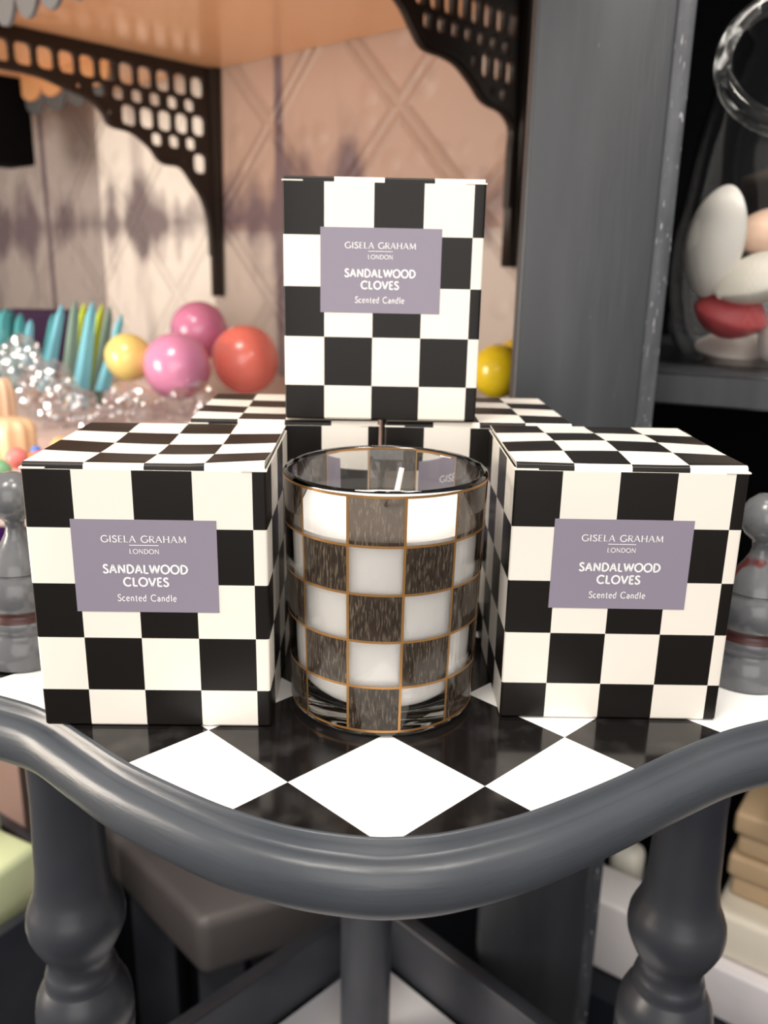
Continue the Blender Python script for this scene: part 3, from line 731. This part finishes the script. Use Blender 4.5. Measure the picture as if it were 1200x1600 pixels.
for i, (px, py, r, Y, col, lb) in enumerate([(62,722,20,.60,(.80,.22,.08),'orange ball on the counter behind the left front box'),(26,716,17,.58,(.75,.20,.18),'small red ball at left behind the finial'),(-2,736,19,.56,(.20,.42,.22),'small green ball at the left edge'),(96,700,18,.64,(.85,.42,.20),'light orange ball beside the blue pebble'),(56,704,8,.60,(.10,.20,.62),'tiny blue pebble beside the peach soap'),(40,748,16,.56,(.75,.30,.38),'small pink ball above the left finial')]):
    P = at(px, py, Y); rr = r*depth(P)/F; b = bm_(); bmesh.ops.create_uvsphere(b, u_segments=28, v_segments=18, radius=rr)
    for v in b.verts: v.co *= 1+.05*noise.noise(v.co*60)
    o = obj('bath_ball', b, mat('bb%d' % i, col, .4)); o.location = P; tag(o, lb, 'bath ball', 'small coloured bath balls')
# ledge that carries them, in front of the counter
zl = at(60, 742, .60).z
led = thing('side_ledge', 'pale ledge at left in front of the counter carrying small soaps', 'shelf', (-.4,.62,-.72))
b = bm_(); box(b, (-.50,-.085,zl+.72-.02), (.21,.075,zl+.72-.004), .002); obj('ledge_board', b, mat('ledge_pale', (.62,.50,.45), .45), led)
b = bm_(); box(b, (-.50,.070,0), (.065,.10,zl+.72-.02)); obj('ledge_base', b, mat('ledge_base', (.33,.22,.19), .5), led, smooth=False)

# ------------------------------------------------------------------ below the table: stool, soap bin, white boxes
SC = atz(312, 1452, -.40)
st = thing('square_stool', 'dark grey square stool seen under the table, corner towards us', 'stool', (SC.x, SC.y, -.72), 0)
ang = math.atan2(.14, -.136)
e1 = Vector((-.135,.141)).normalized(); e2 = Vector((.125,.059)).normalized()
b = bm_(); c0 = Vector((0,0)); q = [(0,0), tuple(e2*.20), tuple(e2*.20+e1*.20), tuple(e1*.20)]
t = bmesh.new(); prism(t, q, .322-.058, .326); bmesh.ops.recalc_face_normals(t, faces=t.faces); bmesh.ops.bevel(t, geom=t.edges[:], offset=.011, segments=5, affect='EDGES', profile=.5); obj('seat', t, mat('stool_paint', (.11,.10,.10), .42), st, angle=60); b.free()
for f1, f2 in ((.04,.035),(.04,.165),(.165,.035),(.165,.165)):
    p = e2*f1+e1*f2; b = bm_(); box(b, (p.x-.022,p.y-.018,0), (p.x+.022,p.y+.018,.264), .002); obj('leg', b, leg_paint, st)
b = bm_(); M = Matrix.Rotation(math.atan2(e2.y,e2.x), 4, 'Z'); box(b, (.07,.016,.22), (.135,.030,.264), .001, M); obj('apron', b, dark_paint, st)

# green soaps in a dark bin
zb = -.33
Pb = atz(0, 1455, zb)
bn = thing('soap_bin', 'dark grey bin at lower left holding pale green soap bars', 'bin', (Pb.x-.06, Pb.y+.04, -.72))
b = bm_(); hh = zb+.72
d1 = (atz(55,1425,zb)-atz(0,1462,zb)); ba = math.atan2(d1.y, d1.x); M = Matrix.Translation((.06,-.04,0)) @ Matrix.Rotation(ba, 4, 'Z')
for a_, c_ in (((-.20,-.004,0),(.085,.006,hh)), ((-.20,.13,0),(.085,.138,hh)), ((.075,.006,0),(.085,.13,hh)), ((-.20,.006,0),(-.19,.13,hh)), ((-.19,.006,0),(.075,.13,.02)), ((-.19,.006,hh-.06),(.075,.13,hh-.05))):
    box(b, a_, c_, .001, M)
obj('bin_body', b, leg_paint, bn)
gm = mat('green_soap', (.60,.66,.40), .4, sss=.1)
WM = Matrix.Translation((Pb.x-.06, Pb.y+.04, zb)) @ M
def bar(lx, ly, lz, sx, sy, sz, rz, col, label, name='soap_bar', grp='soap bars at lower left'):
    b = bm_(); box(b, (-sx/2,-sy/2,0), (sx/2,sy/2,sz), min(sx,sy,sz)*.12); o = obj(name, b, col); o.matrix_world = WM @ Matrix.Translation((lx,ly,lz)) @ Matrix.Rotation(rz,4,'Z'); tag(o, label, 'soap', grp); return o
bar(.010,.045,-.048, .085,.050,.080, .12, gm, 'pale green soap bar in the bin, nearest the table leg')
bar(.005,.105,-.048, .11,.040,.120, .03, mat('green_soap2', (.52,.58,.36), .4), 'taller pale green soap bar behind the front one in the bin')
bar(-.095,.040,-.048, .08,.055,.055, -.1, mat('cream_soap', (.74,.74,.56), .4), 'cream green soap bar at the left edge of the bin')
bar(.063,.022,-.048, .014,.020,.052, .1, mat('pink_soap', (.75,.45,.48), .4), 'small pink soap piece beside the green bar')

# right: white soap blocks and ribbed stack on a low stand
def block(px, py, Y, size, rz, m, name, label, cat, rib=0, z=None, grp=None, bev=.003):
    P = at(px, py, Y); b = bm_(); sx, sy, sz = size; box(b, (-sx/2,0,-sz), (sx/2,sy,0), bev)
    root = obj(name, b, m); root.location = P; root.rotation_euler = (0,0,rz); tag(root, label, cat, grp); return root
white_soap = mat('white_block', (.78,.75,.76), .45, bump=(40,.2,.003))
lilac = mat('lilac_block', (.72,.69,.71), .5, bump=(40,.3,.003))
cream = mat('cream_block', (.80,.74,.62), .4)
ply = mat('kraft_block', (.50,.36,.22), .55)
rzr = -.62
FM = lambda x, y: Matrix.Translation((x, y, 0)) @ Matrix.Rotation(rzr, 4, 'Z')
def rblock(x, y, a, b_, m, name, label, cat, grp=None, bev=.003):
    bm = bm_(); box(bm, a, b_, bev); o = obj(name, bm, m); o.matrix_world = FM(x, y); return tag(o, label, cat, grp)
rblock(.184,.650, (0,0,-.4595),(.085,.050,-.385), white_soap, 'white_soap_block', 'large white soap block low on the right, left of the turned leg', 'soap block', 'white soap blocks', .004)
rblock(.222,.700, (0,0,-.4595),(.032,.030,-.375), mat('ivory', (.70,.68,.60), .4), 'ivory_bar', 'upright ivory bar with rounded top behind the white block', 'soap bar', None, .011)
SX, SY = .276, .598
rblock(SX,SY, (0,0,-.4595),(.26,.120,-.408), lilac, 'white_soap_block', 'wide white block below the cream slab at lower right', 'soap block', 'white soap blocks')
rblock(SX,SY, (.006,.012,-.4075),(.255,.115,-.363), cream, 'cream_slab', 'thick cream slab right of the turned leg', 'soap slab', None, .006)
for i in range(4):
    z1 = -.2785-.0211*i
    rblock(SX,SY, (.008+.004*(i%2),.034+.004*(i%2),z1-.0205),(.25,.110,z1), ply, 'brown_slab', ['topmost','second from the top','third from the top','lowest'][i]+' of the brown slabs stacked at the right edge', 'slab', 'brown slabs stacked at right', .004)
bm = bm_(); box(bm, (.045,-.012,-.268), (.30,.14,-.236), .002)
for v in bm.verts: v.co = FM(SX,SY) @ v.co
obj('shelf_board', ubm(bm), mat('navy_shelf', (.012,.014,.030), .4), unit)
bm = bm_(); box(bm, (0,0,-.7195), (.46,.17,-.4605), .003); o = obj('low_stand', bm, dark_paint); o.matrix_world = FM(.168,.628); tag(o, 'dark low stand under the white soap blocks', 'stand')

# ------------------------------------------------------------------ light
def area(name, loc, target, size, power, col=(1,.93,.84), sy=None):
    l = bpy.data.lights.new(name, 'AREA'); l.energy = power; l.color = col; l.size = size
    if sy: l.shape = 'RECTANGLE'; l.size_y = sy
    o = bpy.data.objects.new(name, l); C.objects.link(o); o.location = loc
    o.rotation_euler = (Vector(target)-Vector(loc)).to_track_quat('-Z','Y').to_euler(); return o
area('ceiling_lamp', (-.5,-.35,1.7), (0,.35,0), .5, 22)
area('ceiling_lamp', (.6,-.3,1.7), (0,.35,0), .4, 17)
area('ceiling_lamp', (0,.30,1.9), (0,.35,0), .5, 8)
area('front_fill', (0,-1.4,.5), (0,.4,0), 1.4, 17, (1,.95,.91))  # added unseen fill from the front, lifts the box and wax fronts
area('alcove_fill', (-1.1,.15,.25), (-.2,1.05,.35), .4, 12, (1,.90,.78))  # added unseen fill from the left, brightens the alcove wall
area('canopy_fill', (-.9,.30,-.05), (-.3,1.0,.42), .3, 5, (1,.86,.70))  # added unseen uplight, stands in for bounce on the canopy underside
def spot(name, loc, target, power, ang, blend=.5, col=(1,.9,.78), r=.03):
    l = bpy.data.lights.new(name, 'SPOT'); l.energy = power; l.color = col; l.spot_size = radians(ang); l.spot_blend = blend; l.shadow_soft_size = r
    o = bpy.data.objects.new(name, l); C.objects.link(o); o.location = loc
    o.rotation_euler = (Vector(target)-Vector(loc)).to_track_quat('-Z','Y').to_euler(); return o
spot('spot_lamp', (-.75,.45,1.1), (-.55,1.50,.1), 55, 60)
spot('jar_fill_spot', (.55,-.5,.9), (.25,.6,.17), 22, 26, .8, (1,.95,.88), .05)  # added unseen spot that brightens the soaps in the jar
w = bpy.data.worlds.new('World'); bpy.context.scene.world = w; w.use_nodes = True
w.node_tree.nodes['Background'].inputs[0].default_value = (1,.93,.86,1); w.node_tree.nodes['Background'].inputs[1].default_value = .45

# ------------------------------------------------------------------ camera
cd = bpy.data.cameras.new('camera'); co = bpy.data.objects.new('camera', cd); C.objects.link(co)
cd.sensor_fit = 'VERTICAL'; cd.sensor_height = 24; cd.lens = F/1600*24
cd.clip_start = .01; cd.clip_end = 50
Mx = Matrix((_r, _u, -_fw)).transposed().to_4x4(); Mx.translation = CAM; co.matrix_world = Mx
cd.dof.use_dof = True; cd.dof.focus_distance = .285; cd.dof.aperture_fstop = 7.2
sc = bpy.context.scene; sc.camera = co
vs = sc.view_settings; vs.view_transform = 'Standard'; vs.look = 'None'; vs.exposure = 0; vs.gamma = 1; vs.use_curve_mapping = False
sc.cycles.max_bounces = 16; sc.cycles.transmission_bounces = 14; sc.cycles.transparent_max_bounces = 16; sc.cycles.glossy_bounces = 6
